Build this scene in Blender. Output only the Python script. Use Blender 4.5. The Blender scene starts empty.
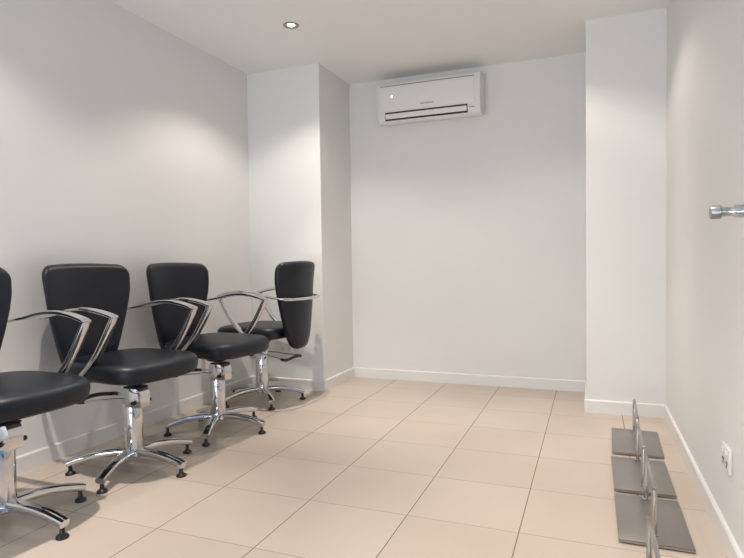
import bpy, bmesh, math, random
from mathutils import Vector, Matrix
PI = math.pi
S = bpy.context.scene
COL = S.collection

# ------------------------------------------------------------------ camera
cam_d = bpy.data.cameras.new('camera'); cam = bpy.data.objects.new('camera', cam_d); COL.objects.link(cam)
cam_d.sensor_fit = 'HORIZONTAL'; cam_d.sensor_width = 36.0; cam_d.lens = 27.337
cam_d.clip_start = 0.02; cam_d.clip_end = 100
r = (0.93192065, 0.36238817, -0.0140963); u = (0.00211795, 0.03342999, 0.99943882); fw = (-0.36265605, 0.93142753, -0.03038657)
M = Matrix(((r[0], u[0], -fw[0], 0), (r[1], u[1], -fw[1], 0), (r[2], u[2], -fw[2], 1.04), (0, 0, 0, 1)))
cam.matrix_world = M
S.camera = cam

# ------------------------------------------------------------------ world, daylight, exposure
S.view_settings.view_transform = 'Standard'; S.view_settings.look = 'None'
S.view_settings.gamma = 1.0; S.view_settings.use_curve_mapping = False
S.view_settings.exposure = 0.0
W = bpy.data.worlds.new('sky'); S.world = W; W.use_nodes = True
W.node_tree.nodes['Background'].inputs[0].default_value = (0.40, 0.62, 1.0, 1)
W.node_tree.nodes['Background'].inputs[1].default_value = 0.25

def area(name, loc, rot, sx, sy, power, color):
    d = bpy.data.lights.new(name, 'AREA'); d.shape = 'RECTANGLE'; d.size = sx; d.size_y = sy
    d.energy = power; d.color = color
    o = bpy.data.objects.new(name, d); COL.objects.link(o); o.location = loc; o.rotation_euler = rot
    return o
# daylight coming in through the glazed entrance in the right wall behind the camera
area('entrance_daylight', (0.66, -0.75, 1.20), (0, PI / 2, 0), 2.2, 2.9, 9, (0.22, 0.48, 1.0))
# added fill lamp outside the shopfront, aimed up to brighten ceiling and upper walls
area('upward_fill', (-1.1, -3.30, 0.5), (math.radians(141), 0, 0), 2.9, 1.0, 152, (0.90, 0.97, 1.0))
SPOT_COLOR = (1.0, 0.895, 0.80)
# each lamp, in watts: narrow hot spot, reflector beam, wide spill
LAMP_POWER = [(102, 32, 36), (90, 46, 20), (168, 12, 27), (125, 46, 3), (5, 3, 3), (8, 10, 3)]
LAMP_AIM = [(8, 0), (0, 0), (0, 7), (0, -2), (0, 0), (0, 0)]     # tilt of the bulbs in their gimbals, degrees
LAMPS = [(-1.865, 3.37), (-0.26, 3.42), (-1.865, 1.56), (-0.26, 1.58), (-1.865, -0.25), (-0.26, -0.25)]

# ------------------------------------------------------------------ materials
def mat(name, color, rough=0.5, metal=0.0, **kw):
    m = bpy.data.materials.new(name); m.use_nodes = True
    b = m.node_tree.nodes['Principled BSDF']
    b.inputs['Base Color'].default_value = (*color, 1); b.inputs['Roughness'].default_value = rough
    b.inputs['Metallic'].default_value = metal
    for k, v in kw.items(): b.inputs[k.replace('_', ' ')].default_value = v
    return m
def noise_bump(m, scale, strength, dist=0.002, detail=4, stretch=None):
    nt = m.node_tree; b = nt.nodes['Principled BSDF']
    tc = nt.nodes.new('ShaderNodeTexCoord'); n = nt.nodes.new('ShaderNodeTexNoise'); bp = nt.nodes.new('ShaderNodeBump')
    n.inputs['Scale'].default_value = scale; n.inputs['Detail'].default_value = detail
    src = tc.outputs['Object']
    if stretch:
        mp = nt.nodes.new('ShaderNodeMapping'); mp.inputs['Scale'].default_value = stretch
        nt.links.new(src, mp.inputs['Vector']); src = mp.outputs['Vector']
    nt.links.new(src, n.inputs['Vector']); nt.links.new(n.outputs['Fac'], bp.inputs['Height'])
    bp.inputs['Strength'].default_value = strength; bp.inputs['Distance'].default_value = dist
    nt.links.new(bp.outputs['Normal'], b.inputs['Normal'])
    return n
def noise_color(m, c1, c2, scale, detail=3):
    nt = m.node_tree; b = nt.nodes['Principled BSDF']
    tc = nt.nodes.new('ShaderNodeTexCoord'); n = nt.nodes.new('ShaderNodeTexNoise'); cr = nt.nodes.new('ShaderNodeValToRGB')
    n.inputs['Scale'].default_value = scale; n.inputs['Detail'].default_value = detail
    cr.color_ramp.elements[0].position = 0.3; cr.color_ramp.elements[1].position = 0.7
    cr.color_ramp.elements[0].color = (*c1, 1); cr.color_ramp.elements[1].color = (*c2, 1)
    nt.links.new(tc.outputs['Object'], n.inputs['Vector']); nt.links.new(n.outputs['Fac'], cr.inputs['Fac'])
    nt.links.new(cr.outputs['Color'], b.inputs['Base Color'])

M_wall = mat('wall_paint', (0.79, 0.785, 0.77), 0.6); noise_bump(M_wall, 160, 0.06)
M_ceil = mat('ceiling_paint', (0.88, 0.87, 0.86), 0.8); noise_bump(M_ceil, 120, 0.05)
M_trim = mat('trim_gloss', (0.80, 0.79, 0.77), 0.35); noise_bump(M_trim, 40, 0.03)
M_leather = mat('black_vinyl', (0.006, 0.0085, 0.015), 0.40, Specular_IOR_Level=0.42); noise_bump(M_leather, 420, 0.12, 0.001)
M_blackp = mat('black_plastic', (0.012, 0.012, 0.013), 0.45); noise_bump(M_blackp, 300, 0.05)
M_chrome = mat('chrome', (0.68, 0.68, 0.69), 0.07, 1.0); noise_bump(M_chrome, 30, 0.02)
M_steel = mat('brushed_steel', (0.37, 0.35, 0.33), 0.34, 1.0); noise_bump(M_steel, 60, 0.10, 0.001, 6, (40, 1, 1))
M_rail = mat('polished_steel', (0.50, 0.475, 0.455), 0.22, 1.0); noise_bump(M_rail, 50, 0.03)
M_plastic = mat('white_plastic', (0.80, 0.79, 0.78), 0.35); noise_bump(M_plastic, 200, 0.02)
M_acdark = mat('vent_black', (0.015, 0.015, 0.016), 0.6); noise_bump(M_acdark, 200, 0.02)
M_acgrey = mat('grey_print', (0.25, 0.25, 0.26), 0.5); noise_bump(M_acgrey, 200, 0.02)
M_bezel = mat('bezel_metal', (0.36, 0.35, 0.34), 0.35, 0.8); noise_bump(M_bezel, 100, 0.03)
M_frame = mat('shopfront_alloy', (0.10, 0.10, 0.11), 0.4, 0.6); noise_bump(M_frame, 100, 0.02)
M_satin = mat('satin_nickel', (0.36, 0.36, 0.37), 0.4, 0.9); noise_bump(M_satin, 100, 0.03)
M_glass = mat('clear_glass', (0.92, 0.97, 0.96), 0.02, 0.0, Transmission_Weight=1.0, IOR=1.45); noise_bump(M_glass, 2, 0.01)
M_bulb = mat('lit_bulb', (1, 1, 1), 0.4); b_ = M_bulb.node_tree.nodes['Principled BSDF']
b_.inputs['Emission Color'].default_value = (1, 0.93, 0.84, 1); b_.inputs['Emission Strength'].default_value = 6

M_dark = mat('darkened_for_contrast', (0.05, 0.05, 0.055), 0.6); noise_bump(M_dark, 160, 0.05)  # unseen front wall, made dark to deepen chrome reflections and shadows
# tiled floor: square tiles, thin grout, soft stone mottling
def floor_material():
    m = mat('cream_floor_tiles', (0.6, 0.5, 0.4), 0.34); nt = m.node_tree; b = nt.nodes['Principled BSDF']; L = nt.links
    tc = nt.nodes.new('ShaderNodeTexCoord'); sp = nt.nodes.new('ShaderNodeSeparateXYZ'); L.new(tc.outputs['Object'], sp.inputs[0])
    def mth(op, a, bb=None):
        n = nt.nodes.new('ShaderNodeMath'); n.operation = op
        for i, v in enumerate((a, bb)):
            if v is None: continue
            if isinstance(v, (int, float)): n.inputs[i].default_value = v
            else: L.new(v, n.inputs[i])
        return n.outputs[0]
    def cell(axis, off, pitch): return mth('DIVIDE', mth('SUBTRACT', sp.outputs[axis], off), pitch)
    cx = cell('X', -0.262, 0.4465); cy = cell('Y', 3.058, 0.441)
    def dist(c, pitch):   # metres to the nearest grout centre
        f = mth('FRACT', mth('ADD', c, 100.0)); return mth('MULTIPLY', mth('MINIMUM', f, mth('SUBTRACT', 1.0, f)), pitch)
    gx = mth('LESS_THAN', dist(cx, 0.4465), 0.0021); gy = mth('LESS_THAN', dist(cy, 0.441), 0.0015)
    comb = nt.nodes.new('ShaderNodeCombineXYZ')
    L.new(mth('FLOOR', cx), comb.inputs[0]); L.new(mth('FLOOR', cy), comb.inputs[1])
    wn = nt.nodes.new('ShaderNodeTexWhiteNoise'); wn.noise_dimensions = '3D'; L.new(comb.outputs[0], wn.inputs['Vector'])
    n1 = nt.nodes.new('ShaderNodeTexNoise'); n1.inputs['Scale'].default_value = 2.2; n1.inputs['Detail'].default_value = 5
    L.new(tc.outputs['Object'], n1.inputs['Vector'])
    fac = mth('ADD', mth('MULTIPLY', n1.outputs['Fac'], 0.75), mth('MULTIPLY', wn.outputs['Value'], 0.25))
    cr = nt.nodes.new('ShaderNodeValToRGB'); L.new(fac, cr.inputs['Fac'])
    cr.color_ramp.elements[0].position = 0.25; cr.color_ramp.elements[0].color = (0.53, 0.445, 0.37, 1)
    cr.color_ramp.elements[1].position = 0.78; cr.color_ramp.elements[1].color = (0.605, 0.525, 0.45, 1)
    mxy = nt.nodes.new('ShaderNodeMix'); mxy.data_type = 'RGBA'; L.new(gy, mxy.inputs['Factor'])
    L.new(cr.outputs['Color'], mxy.inputs['A']); mxy.inputs['B'].default_value = (0.30, 0.225, 0.165, 1)
    mx = nt.nodes.new('ShaderNodeMix'); mx.data_type = 'RGBA'; L.new(gx, mx.inputs['Factor'])
    L.new(mxy.outputs['Result'], mx.inputs['A']); mx.inputs['B'].default_value = (0.19, 0.135, 0.095, 1)
    L.new(mx.outputs['Result'], b.inputs['Base Color'])
    g = mth('MAXIMUM', gx, gy)
    L.new(mth('ADD', mth('MULTIPLY', g, 0.45), 0.34), b.inputs['Roughness'])
    n2 = nt.nodes.new('ShaderNodeTexNoise'); n2.inputs['Scale'].default_value = 70; L.new(tc.outputs['Object'], n2.inputs['Vector'])
    bp = nt.nodes.new('ShaderNodeBump'); bp.inputs['Strength'].default_value = 0.05; bp.inputs['Distance'].default_value = 0.002
    L.new(mth('SUBTRACT', n2.outputs['Fac'], mth('MULTIPLY', g, 3.0)), bp.inputs['Height']); L.new(bp.outputs['Normal'], b.inputs['Normal'])
    return m
M_floor = floor_material()

# ------------------------------------------------------------------ helpers
def link(name, bm, m, parent=None, smooth=True, loc=None):
    me = bpy.data.meshes.new(name)
    bmesh.ops.recalc_face_normals(bm, faces=bm.faces)
    bm.to_mesh(me); bm.free(); me.materials.append(m)
    for p in me.polygons: p.use_smooth = smooth
    if smooth: me.set_sharp_from_angle(angle=math.radians(38))
    o = bpy.data.objects.new(name, me); COL.objects.link(o)
    if parent: o.parent = parent
    if loc: o.location = loc
    return o
def add_box(bm, lo, hi, bevel=0.0, seg=2):
    lo, hi = Vector(lo), Vector(hi); c = (lo + hi) / 2; s = hi - lo
    res = bmesh.ops.create_cube(bm, size=1.0, matrix=Matrix.Translation(c) @ Matrix.Diagonal((*s, 1)))
    if bevel:
        vs = set(res['verts']); es = [e for e in bm.edges if e.verts[0] in vs and e.verts[1] in vs]
        bmesh.ops.bevel(bm, geom=es, offset=bevel, segments=seg, affect='EDGES', profile=0.5)
def boxm(lo, hi, bevel=0.0, seg=2):
    bm = bmesh.new(); add_box(bm, lo, hi, bevel, seg); return bm
def add_rings(bm, rings, cap0=True, cap1=True, closed=False):
    vr = [[bm.verts.new(p) for p in rg] for rg in rings]; n = len(vr[0])
    pairs = list(zip(vr, vr[1:])) + ([(vr[-1], vr[0])] if closed else [])
    for a, b in pairs:
        for i in range(n): bm.faces.new((a[i], a[(i + 1) % n], b[(i + 1) % n], b[i]))
    if not closed:
        if cap0: bm.faces.new(vr[0][::-1])
        if cap1: bm.faces.new(vr[-1])
def add_lathe(bm, prof, center=(0, 0, 0), n=32, axis='Z'):
    rings = []
    for rr, z in prof:
        rg = []
        for i in range(n):
            a = 2 * PI * i / n; x, y = rr * math.cos(a), rr * math.sin(a)
            v = (x, y, z) if axis == 'Z' else ((z, x, y) if axis == 'X' else (y, z, x))
            rg.append(Vector(v) + Vector(center))
        rings.append(rg)
    add_rings(bm, rings)
def lathe(prof, center=(0, 0, 0), n=32, axis='Z'):
    bm = bmesh.new(); add_lathe(bm, prof, center, n, axis); return bm
def smooth_path(pts, sub=6):      # Catmull-Rom through points carrying any number of values
    P = [list(p) for p in pts]; out = []
    for i in range(len(P) - 1):
        p0, p1, p2, p3 = P[max(i - 1, 0)], P[i], P[i + 1], P[min(i + 2, len(P) - 1)]
        for k in range(sub):
            t = k / sub
            out.append([0.5 * (2 * b + (c - a) * t + (2 * a - 5 * b + 4 * c - d) * t * t + (3 * b - a - 3 * c + d) * t ** 3) for a, b, c, d in zip(p0, p1, p2, p3)])
    out.append(P[-1]); return out
def add_sweep(bm, path, up=(0, 0, 1), n=14, power=2.0):
    """path rows: x,y,z, half width (across up), half height (along up)"""
    up = Vector(up); rings = []
    for i, row in enumerate(path):
        p = Vector(row[:3]); a = Vector(path[max(i - 1, 0)][:3]); b = Vector(path[min(i + 1, len(path) - 1)][:3])
        t = (b - a).normalized(); s = t.cross(up)
        if s.length < 1e-4: s = t.cross(Vector((1, 0, 0)))
        s.normalize(); w = s.cross(t).normalized(); rg = []
        for k in range(n):
            an = 2 * PI * k / n; c, d = math.cos(an), math.sin(an); e = 2 / power
            rg.append(p + s * (row[3] * math.copysign(abs(c) ** e, c)) + w * (row[4] * math.copysign(abs(d) ** e, d)))
        rings.append(rg)
    add_rings(bm, rings)
def sweep(path, up=(0, 0, 1), n=14, power=2.0):
    bm = bmesh.new(); add_sweep(bm, path, up, n, power); return bm
def empty(name, loc=(0, 0, 0), rz=0.0):
    o = bpy.data.objects.new(name, None); COL.objects.link(o); o.location = loc; o.rotation_euler = (0, 0, rz)
    o.empty_display_size = 0.1; return o
def tag(o, label, cat, group=None):
    o['label'] = label; o['category'] = cat
    if group: o['group'] = group
    return o
def struct(name, bm, m, parent=None, smooth=False):
    o = link(name, bm, m, parent, smooth)
    if parent is None: o['kind'] = 'structure'
    return o
def copy_tree(o, parent=None):
    c = o.copy(); COL.objects.link(c)
    if parent: c.parent = parent
    for ch in [x for x in KIDS if x.parent == o]: copy_tree(ch, c)
    return c
KIDS = []

# ------------------------------------------------------------------ room shell
XL, XR, YB, YP, YC, YF, H = -2.69, 0.447, 4.69, 4.075, 4.085, -3.0, 2.625
XC, XP = -2.02, -0.035
struct('floor', boxm((XL - .12, YF - .12, -0.12), (XR + .12, YB + .12, 0)), M_floor)
struct('ceiling', boxm((XL - .12, YF - .12, H), (XR + .12, YB + .12, H + .12)), M_ceil)
struct('wall_left', boxm((XL - .12, YF - .12, 0), (XL, YB + .12, H)), M_wall)
bm = bmesh.new()      # glazed entrance opening behind the camera, Y -2.2 .. 0.7
add_box(bm, (XR, 0.70, 0), (XR + .12, YB + .12, H)); add_box(bm, (XR, YF - .12, 0), (XR + .12, -2.2, H))
add_box(bm, (XR, -2.2, 2.32), (XR + .12, 0.70, H))
struct('wall_right', bm, M_wall)
struct('wall_back', boxm((XL, YB, 0), (XR, YB + .12, H)), M_wall)
struct('wall_corner_column', boxm((XL, YC, 0), (XC, YB, H)), M_wall)
struct('wall_pier', boxm((XP, YP, 0), (XR, YB, H)), M_wall)
bm = bmesh.new()      # shopfront opening behind the camera
add_box(bm, (XL, YF - .12, 0), (-2.60, YF, H)); add_box(bm, (0.36, YF - .12, 0), (XR, YF, H))
add_box(bm, (-2.60, YF - .12, 2.45), (0.36, YF, H))
struct('wall_front', bm, M_dark)
bm = bmesh.new()
for x in (-2.60, -1.63, -0.66, 0.32): add_box(bm, (x, YF - .09, 0), (x + .04, YF - .03, 2.45))
for z in (.0, 2.41): add_box(bm, (-2.56, YF - .088, z), (0.32, YF - .032, z + .04))
struct('window_2', bm, M_frame)
bm = bmesh.new()
for y in (-2.2, -1.25, -0.30, 0.66): add_box(bm, (XR + .03, y, 0), (XR + .09, y + .04, 2.32))
for z in (.0, 2.28): add_box(bm, (XR + .032, -2.16, z), (XR + .088, 0.66, z + .04))
struct('window_1', bm, M_frame)

def skirting(name, p, q, nrm, hgt=0.088, th=0.014):
    """skirting board from p to q (xy) standing off the wall along nrm, with a small bevelled top edge"""
    p, q, nrm = Vector((*p, 0)), Vector((*q, 0)), Vector((*nrm, 0)); bm = bmesh.new()
    prof = [(0, 0.0), (th, 0.0), (th, hgt - .006), (th - .005, hgt), (0, hgt)]
    add_rings(bm, [[b + nrm * a + Vector((0, 0, z)) for a, z in prof] for b in (p, q)])
    return struct(name, bm, M_trim)
t = 0.014
skirting('baseboard_left', (XL, YF), (XL, YC - t), (1, 0))
skirting('baseboard_column_front', (XL, YC), (XC + t, YC), (0, -1))
skirting('baseboard_column_side', (XC, YC), (XC, YB - t), (1, 0))
skirting('baseboard_back', (XC, YB), (XP - t, YB), (0, -1))
skirting('baseboard_pier_side', (XP, YP), (XP, YB), (-1, 0))
skirting('baseboard_pier_front', (XP - t, YP), (XR - t, YP), (0, -1))
skirting('baseboard_right', (XR, 0.70), (XR, YP), (-1, 0))

# ------------------------------------------------------------------ frameless glass door standing open at the right, with its knob
bm = bmesh.new()
d0, d1 = Vector((0.398, 1.80, 0)), Vector((0.437, 0.95, 0)); dn = Vector((-(d1 - d0).y, (d1 - d0).x, 0)).normalized()
pts = [d0 - dn * .005, d0 + dn * .005, d1 + dn * .005, d1 - dn * .005]
add_rings(bm, [[p + Vector((0, 0, z)) for p in pts] for z in (0.012, 2.25)])
door = struct('door_1', bm, M_glass)
kx, ky, kz = 0.3945, 1.765, 1.161
link('door_knob', lathe([(0, -.072), (.0150, -.072), (.0150, -.068), (.0142, -.066), (.0142, -.061), (.0132, -.059), (.0132, -.043), (.0142, -.041), (.0142, -.038), (0, -.038)], (kx, ky, kz), 36, 'X'), M_chrome, door)
link('knob_cap', lathe([(0, -.0955), (.0168, -.0955), (.0182, -.0930), (.0182, -.0715), (.0165, -.0695), (0, -.0695)], (kx, ky, kz), 36, 'X'), M_satin, door)
link('knob_rose', lathe([(0, -.0385), (.0165, -.0385), (.0185, -.0365), (.0185, -.001), (0, -.001)], (kx, ky, kz), 36, 'X'), M_chrome, door)
link('knob_rose', lathe([(0, .0085), (.0185, .0085), (.0185, .028), (.0165, .030), (0, .030)], (kx, ky, kz), 36, 'X'), M_chrome, door)

# ------------------------------------------------------------------ ceiling downlights
def downlight(x, y, label, power, aim):
    o = tag(empty('ceiling_downlight', (x, y, H)), label, 'downlight')
    # bezel: rolled ring standing proud of the ceiling, with an inner cone running up to the bulb
    bm = bmesh.new(); prof = [(.052, 0), (.052, -.004), (.048, -.007), (.041, -.007), (.034, -.003), (.027, 0)]
    rings = [[(rr * math.cos(2 * PI * i / 40), rr * math.sin(2 * PI * i / 40), z) for rr, z in prof] for i in range(40)]
    add_rings(bm, rings, closed=True); link('bezel', bm, M_bezel, o)
    link('bulb', lathe([(0, -.0055), (.012, -.005), (.020, -.0035), (.0255, -.001), (.0255, 0), (0, 0)], n=32), M_bulb, o)
    for nm, pw, ang, bl in (('downlight_hot_spot', power[0], 56, 1.0), ('downlight_beam', power[1], 84, 1.0), ('downlight_spill', power[2], 126, 0.45)):   # narrow reflector beam and the wide spill cut off by the bezel
        d = bpy.data.lights.new(nm, 'SPOT'); d.energy = pw; d.color = SPOT_COLOR
        d.spot_size = math.radians(ang); d.spot_blend = bl; d.shadow_soft_size = 0.022
        l = bpy.data.objects.new(nm, d); COL.objects.link(l); l.location = (x, y, H - .03)
        if ang < 120: l.rotation_euler = (math.radians(aim[0]), math.radians(aim[1]), 0)
    return o
for i, (x, y) in enumerate(LAMPS):
    downlight(x, y, ['lit recessed ceiling downlight in front of the corner column',
                     'lit recessed ceiling downlight in front of the narrow pier',
                     'lit recessed ceiling downlight above the two nearest salon chairs',
                     'lit recessed ceiling downlight above the nearest steel footrests',
                     'lit recessed ceiling downlight behind the camera along the left wall',
                     'lit recessed ceiling downlight behind the camera along the right wall',
                     'lit recessed ceiling downlight nearest the shopfront on the left',
                     'lit recessed ceiling downlight nearest the shopfront on the right'][i], LAMP_POWER[i], LAMP_AIM[i])

# ------------------------------------------------------------------ wall air conditioner
def air_conditioner():
    x0, x1, z0, z1, yb = -1.672, -0.815, 2.198, 2.533, YB
    o = tag(empty('air_conditioner', ((x0 + x1) / 2, yb, z0)), 'white split system air conditioner mounted high on the back wall', 'air conditioner')
    w = (x1 - x0) / 2; hh = z1 - z0
    prof = [(0, 0.035), (.10, 0.004), (.150, 0.0), (.178, .006), (.192, .022), (.200, .050), (.206, .10), (.208, .20), (.206, .285), (.200, .310), (.188, hh - .006), (.176, hh), (0, hh)]
    bm = bmesh.new(); rings = []
    for x, k in ((-w, .985), (-w + .006, 1.0), (w - .006, 1.0), (w, .985)):
        rings.append([(x, -a * k, (z - hh / 2) * k + hh / 2) for a, z in prof])
    add_rings(bm, rings); link('casing', bm, M_plastic, o)
    # raised front panel with rounded edge
    pf = boxm((-w + .020, -.2135, .094), (w - .045, -.200, .294), .005, 3); pn = link('front_panel', pf, M_plastic, o)
    # intake slots along the top edge of the front
    bm = bmesh.new(); add_box(bm, (-w + .02, -.206, .298), (w - .045, -.196, .3035)); link('top_seam', bm, M_acgrey, o)
    # outlet: dark mouth, pale flap, thin divider
    bm = bmesh.new(); add_box(bm, (-w + .064, -.2045, .018), (w - .100, -.150, .084)); link('air_outlet', bm, M_acdark, o)
    bm = sweep([(-w + .070, -.2065, .049, .006, .021), (w - .106, -.2065, .049, .006, .021)], (0, 0, 1), 16, 5)
    link('louver_flap', bm, M_plastic, o)
    lg = bmesh.new()       # small grey wordmark, too small to read
    wd = [.011, .008, .010, .004, .010, .010, .010, .004, .010, .010]; x = -.055
    for k, a in enumerate(wd):
        add_box(lg, (x, -.2142, .122), (x + a, -.2130, .131)); x += a + .0025
    link('brand_mark', lg, M_acgrey, pn)
    lg = bmesh.new()
    for k in range(3): add_box(lg, (w - .085, -.2075, .055 + .0), (w - .045, -.2035, .058))
    link('control_print', lg, M_acgrey, o)
    link('indicator_lamp', lathe([(0, -.2165), (.004, -.2160), (.006, -.213), (0, -.213)], (-.30, 0, .21), 16, 'Y'), M_bulb, pn)
    return o
air_conditioner()

# ------------------------------------------------------------------ power outlets
def outlet(name_loc, rz, label, hgt=.080, wid=.122, switches=True):
    """built facing local -Y, centred on its plate"""
    o = tag(empty('power_outlet', name_loc, rz), label, 'power outlet')
    link('cover_plate', boxm((-wid / 2, -.011, -hgt / 2), (wid / 2, 0, hgt / 2), .004, 3), M_plastic, o)
    for s in (-1, 1):
        bm = bmesh.new()
        for dx, dz, tilt in ((-.007, .0, .5), (.007, .0, -.5), (0, -.013, 0)):
            c = Matrix.Translation((s * .028 + dx, -.0112, -.010 + dz)) @ Matrix.Rotation(tilt, 4, 'Y')
            bmesh.ops.create_cube(bm, size=1, matrix=c @ Matrix.Diagonal((.0038, .002, .0105, 1)))
        link('socket', bm, M_acdark, o)
        link('rocker_switch', boxm((s * .028 - .006, -.0165, .016), (s * .028 + .006, -.0105, .031), .002, 2), M_plastic, o)
    return o
outlet((-2.358, YC, .345), 0, 'white double power outlet low on the corner column behind a salon chair')
outlet((XR, 2.285, .333), -PI / 2, 'white double power outlet low on the right hand wall', hgt=.088)

# ------------------------------------------------------------------ salon chairs
def super_ring(n, hw, hd, p, fn):
    out = []
    for i in range(n):
        a = 2 * PI * i / n; c, s = math.cos(a), math.sin(a); e = 2 / p
        out.append(fn(hd * math.copysign(abs(c) ** e, c), hw * math.copysign(abs(s) ** e, s)))
    return out
def seat_mesh():
    bm = bmesh.new(); rings = []
    # (scale, z, dome): bottom up, the top rows dome slightly
    rows = [(.60, .478), (.86, .479), (.945, .483), (.985, .494), (1.0, .510), (1.0, .528), (.985, .543), (.955, .553), (.90, .5595), (.80, .564), (.60, .567), (.32, .5685)]
    for sc, z in rows:
        def fn(x, y):
            wide = 1.0 + .05 * (x / .25)                 # a little wider at the front
            bow = .018 * (1 - (y / .25) ** 2) if x > 0 else 0
            return (x + bow * max(0, x / .25), y * wide, z + .020 * (1 if z > .5 else .6) - .008 * max(0, x / .25) ** 3)
        rings.append(super_ring(64, .262 * sc, .264 * sc, 4.0, fn))
    add_rings(bm, rings); return bm
BACK = [(.412, .034), (.422, .062), (.440, .090), (.46, .109), (.50, .137), (.56, .163), (.65, .190), (.75, .217), (.85, .239), (.93, .250), (1.0, .254), (1.06, .252)]
def prof_at(z):
    for (a, ha), (b, hb) in zip(BACK, BACK[1:]):
        if z <= b: return ha + (hb - ha) * (z - a) / (b - a)
    return BACK[-1][1]
def backrest_mesh():
    bm = bmesh.new(); rings = []; N = 40; zb, zt = .412, 1.054
    for i in range(N + 1):
        v = (1 - math.cos(PI * i / N)) / 2; z = zb + (zt - zb) * v
        hw = prof_at(z)
        th = .040 - .004 * v
        du = (zt - z); dl = (z - zb)
        if du < .065: hw -= .065 * (1 - math.sqrt(max(0, 1 - ((.065 - du) / .065) ** 2))) * .8
        if du < .030: th *= max(.12, math.sqrt(max(0, 1 - ((.030 - du) / .030) ** 2)))
        if dl < .035: th *= max(.12, math.sqrt(max(0, 1 - ((.035 - dl) / .035) ** 2)))
        xc = -.328 - .012 * math.sin(PI * min(1, v * 1.3)) - .075 * max(0, v - .35) ** 1.4
        rings.append(super_ring(48, hw, th, 3.2, lambda x, y: (xc + x + .9 * y * y, y, z - .20 * y * y * v ** 3)))
    add_rings(bm, rings); return bm
def armrest_mesh(s):
    top = [(-.352, .240, .789, .007, .008), (-.300, .256, .795, .011, .008), (-.205, .258, .810, .015, .009), (-.110, .257, .830, .017, .010), (-.010, .259, .838, .019, .011),
           (.085, .256, .830, .020, .012), (.165, .252, .813, .020, .012), (.196, .2505, .804, .017, .011)]
    strut = [(.190, .2505, .808, .016, .014), (.168, .251, .770, .019, .016), (.128, .252, .705, .020, .015), (.075, .252, .630, .020, .014), (.020, .252, .572, .019, .013), (-.030, .249, .535, .018, .012), (-.060, .245, .512, .017, .011)]
    bm = bmesh.new()
    add_sweep(bm, [[a, s * b, c, d, e] for a, b, c, d, e in smooth_path(top)], (0, 0, 1), 14, 2.6)
    add_sweep(bm, [[a, s * b, c, d, e] for a, b, c, d, e in smooth_path(strut)], (1, 0, .3), 14, 2.6)
    return bm
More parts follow.
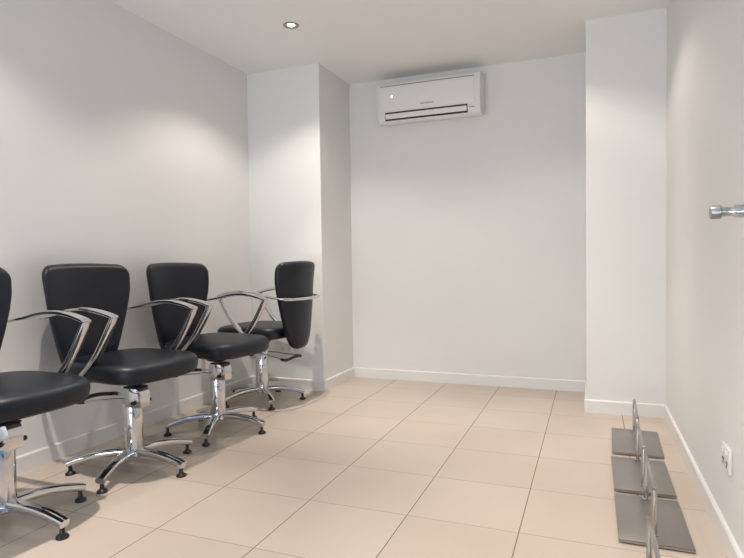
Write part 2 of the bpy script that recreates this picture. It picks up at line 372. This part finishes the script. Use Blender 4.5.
def make_chair():
    root = empty('salon_chair')
    def part(name, bm, m, parent=None):
        o = link(name, bm, m, parent or root); KIDS.append(o); return o
    part('seat', seat_mesh(), M_leather)
    part('backrest', backrest_mesh(), M_leather)
    band = [(-.352, -.240, .789), (-.388, -.205, .786), (-.410, -.10, .784), (-.416, 0, .784), (-.410, .10, .784), (-.388, .205, .786), (-.352, .240, .789)]
    part('back_band', sweep([[*p, .006, .011] for p in smooth_path(band)], (0, 0, 1), 12, 2.6), M_chrome)
    for s in (-1, 1): part('armrest', armrest_mesh(s), M_chrome)
    # pan under the seat and piston
    bm = bmesh.new(); rings = []
    for hw, z in ((.036, .436), (.046, .438), (.062, .458), (.120, .476), (.125, .494)):
        rings.append(super_ring(32, hw, hw, 5, lambda x, y: (x, y, z)))
    add_rings(bm, rings); part('seat_plate', bm, M_blackp)
    part('piston', lathe([(0, .40), (.018, .40), (.018, .445), (0, .445)]), M_chrome)
    part('column', lathe([(0, .085), (.045, .085), (.046, .09), (.046, .410), (.043, .417), (.020, .420), (0, .420)], n=40), M_chrome)
    part('column_collar', lathe([(.030, .082), (.051, .083), (.053, .088), (.051, .097), (.046, .100), (.030, .100)], n=36), M_blackp)
    # pump housing: chamfered chrome shell with a dark open top
    plan = [(-.020, -.050), (.035, -.050), (.078, -.034), (.088, -.030), (.088, .030), (.078, .034), (.035, .050), (-.020, .050)]
    bm = bmesh.new()
    rings = [[(x * .97, y * .97, .326) for x, y in plan], [(x, y, .330) for x, y in plan], [(x, y, .395) for x, y in plan], [(x if x < .05 else x - .014, y, .422) for x, y in plan]]
    add_rings(bm, rings); hs = part('pump_housing', bm, M_chrome)
    part('housing_top', boxm((-.018, -.043, .420), (.064, .043, .428), .003), M_blackp, hs)
    part('pivot_bolt', lathe([(0, -.060), (.008, -.060), (.010, -.057), (.010, .057), (.008, .060), (0, .060)], (.060, 0, .352), 16, 'Y'), M_blackp, hs)
    # foot pump: two rods and a rubber covered crossbar
    bm = bmesh.new()
    for s in (-1, 1):
        add_sweep(bm, [[*p, .0052, .0052] for p in smooth_path([(.01, s * .046, .368), (-.06, s * .058, .364), (-.16, s * .083, .352), (-.262, s * .108, .339)])], (0, 0, 1), 10)
    pb = part('pump_lever', bm, M_chrome)
    grip = [(-.235, -.101, .3423, .010, .010), (-.268, -.108, .339, .0105, .0105), (-.281, -.092, .340, .0105, .0105), (-.290, -.045, .347, .0105, .0105), (-.292, 0, .350, .0105, .0105),
            (-.290, .045, .347, .0105, .0105), (-.281, .092, .340, .0105, .0105), (-.268, .108, .339, .0105, .0105), (-.235, .101, .3423, .010, .010)]
    part('lever_grip', sweep(smooth_path(grip), (0, 0, 1), 12), M_blackp, pb)
    # five star base
    part('hub', lathe([(0, .070), (.050, .070), (.058, .078), (.056, .092), (.046, .102), (0, .102)], n=36), M_chrome)
    for k in range(5):
        a = 2 * PI * k / 5; c, s = math.cos(a), math.sin(a)
        path = []
        for j in range(11):
            tt = j / 10; rr = .030 + tt * .285
            path.append([rr * c, rr * s, .092 + .012 * math.sin(PI * tt * .8) - .042 * tt ** 1.7, .0280 - .006 * tt, .0200 - .004 * tt])
        lg = part('leg', sweep(path, (0, 0, 1), 16, 3.4), M_chrome); LEGS.append(lg)
        part('glide', lathe([(0, 0), (.023, 0), (.0245, .004), (.021, .011), (.013, .016), (.010, .020), (.008, .046), (0, .046)], (.300 * c, .300 * s, 0), 24), M_blackp, lg)
    return root
LEGS = []
proto = make_chair()
CHAIRS = [   # x, y, seat heading, base heading (degrees), label
    (-2.192, 1.540, -3, 2.5, 'black salon chair at the left edge of the photo, nearest one and partly cut off'),
    (-2.183, 2.221, -5, -1.3, 'black salon chair right behind the partly cut off nearest chair'),
    (-2.183, 2.920, -6, 5.0, 'third black salon chair along the left wall, between two others'),
    (-2.330, 3.664, 178, 26.0, 'black salon chair in the far corner with its back turned to the room'),
]
for i, (x, y, a, ab, lb) in enumerate(CHAIRS):
    if i == 0: o = proto
    else: o = copy_tree(proto)
    o.location = (x, y, 0); o.rotation_euler = (0, 0, math.radians(a))
    tag(o, lb, 'chair', 'black salon chairs along the left wall')
    for ch in [c for c in COL.objects if c.parent == o and c.name.split('.')[0] in ('leg', 'hub')]:
        ch.rotation_euler = (0, 0, math.radians(ab - a))      # the base swivels under the seat

# ------------------------------------------------------------------ steel footrests on the floor at the right
FOOT = [   # centre x, near y, far y, rail x, heading
    (0.172, 1.590, 2.030, 0.172, 0.0, 'steel footrest nearest the camera, only its upright and rail in view'),
    (0.213, 2.220, 2.650, 0.213, 0.0, 'steel footrest with the nearest whole plate, beside the right wall outlet'),
    (0.2145, 2.705, 3.150, 0.2145, 0.0, 'middle steel footrest between two others whose plates are in view'),
    (0.228, 3.226, 3.680, 0.228, 1.5, 'steel footrest farthest back, closest to the pier'),
]
def footrest(cx, y0, y1, rx, rz, label):
    L = (y1 - y0) / 2; o = tag(empty('footrest', (cx, (y0 + y1) / 2, 0), math.radians(-rz)), label, 'footrest', 'steel footrests along the right wall')
    bm = boxm((-.124, -L, .012), (.124, L, .0165), .0015, 2)
    add_box(bm, (-.124, -L, .0045), (.124, -L + .003, .0160)); add_box(bm, (-.124, L - .003, .0045), (.124, L, .0160))   # folded lips
    bp = link('base_plate', bm, M_steel, o)
    for sx in (-1, 1):
        for sy in (-1, 1):
            link('rubber_foot', lathe([(0, 0), (.011, 0), (.012, .003), (.012, .0118), (0, .0118)], (sx * .10, sy * (L - .03), 0), 16), M_blackp, bp)
    ht = .195
    for yy in (-L + .070, L - .025):
        link('upright', lathe([(0, .0165), (.0150, .0165), (.0150, .020), (.0095, .0215), (.0095, ht - .006), (.008, ht), (0, ht)], (0, yy, 0), 20), M_rail, o)
    link('foot_rail', sweep([(0, -L + .050, ht, .005, .005), (0, -L + .054, ht, .0075, .0075), (0, L - .009, ht, .0075, .0075), (0, L - .005, ht, .005, .005)], (0, 0, 1), 16), M_rail, o)
for a in FOOT: footrest(*a)
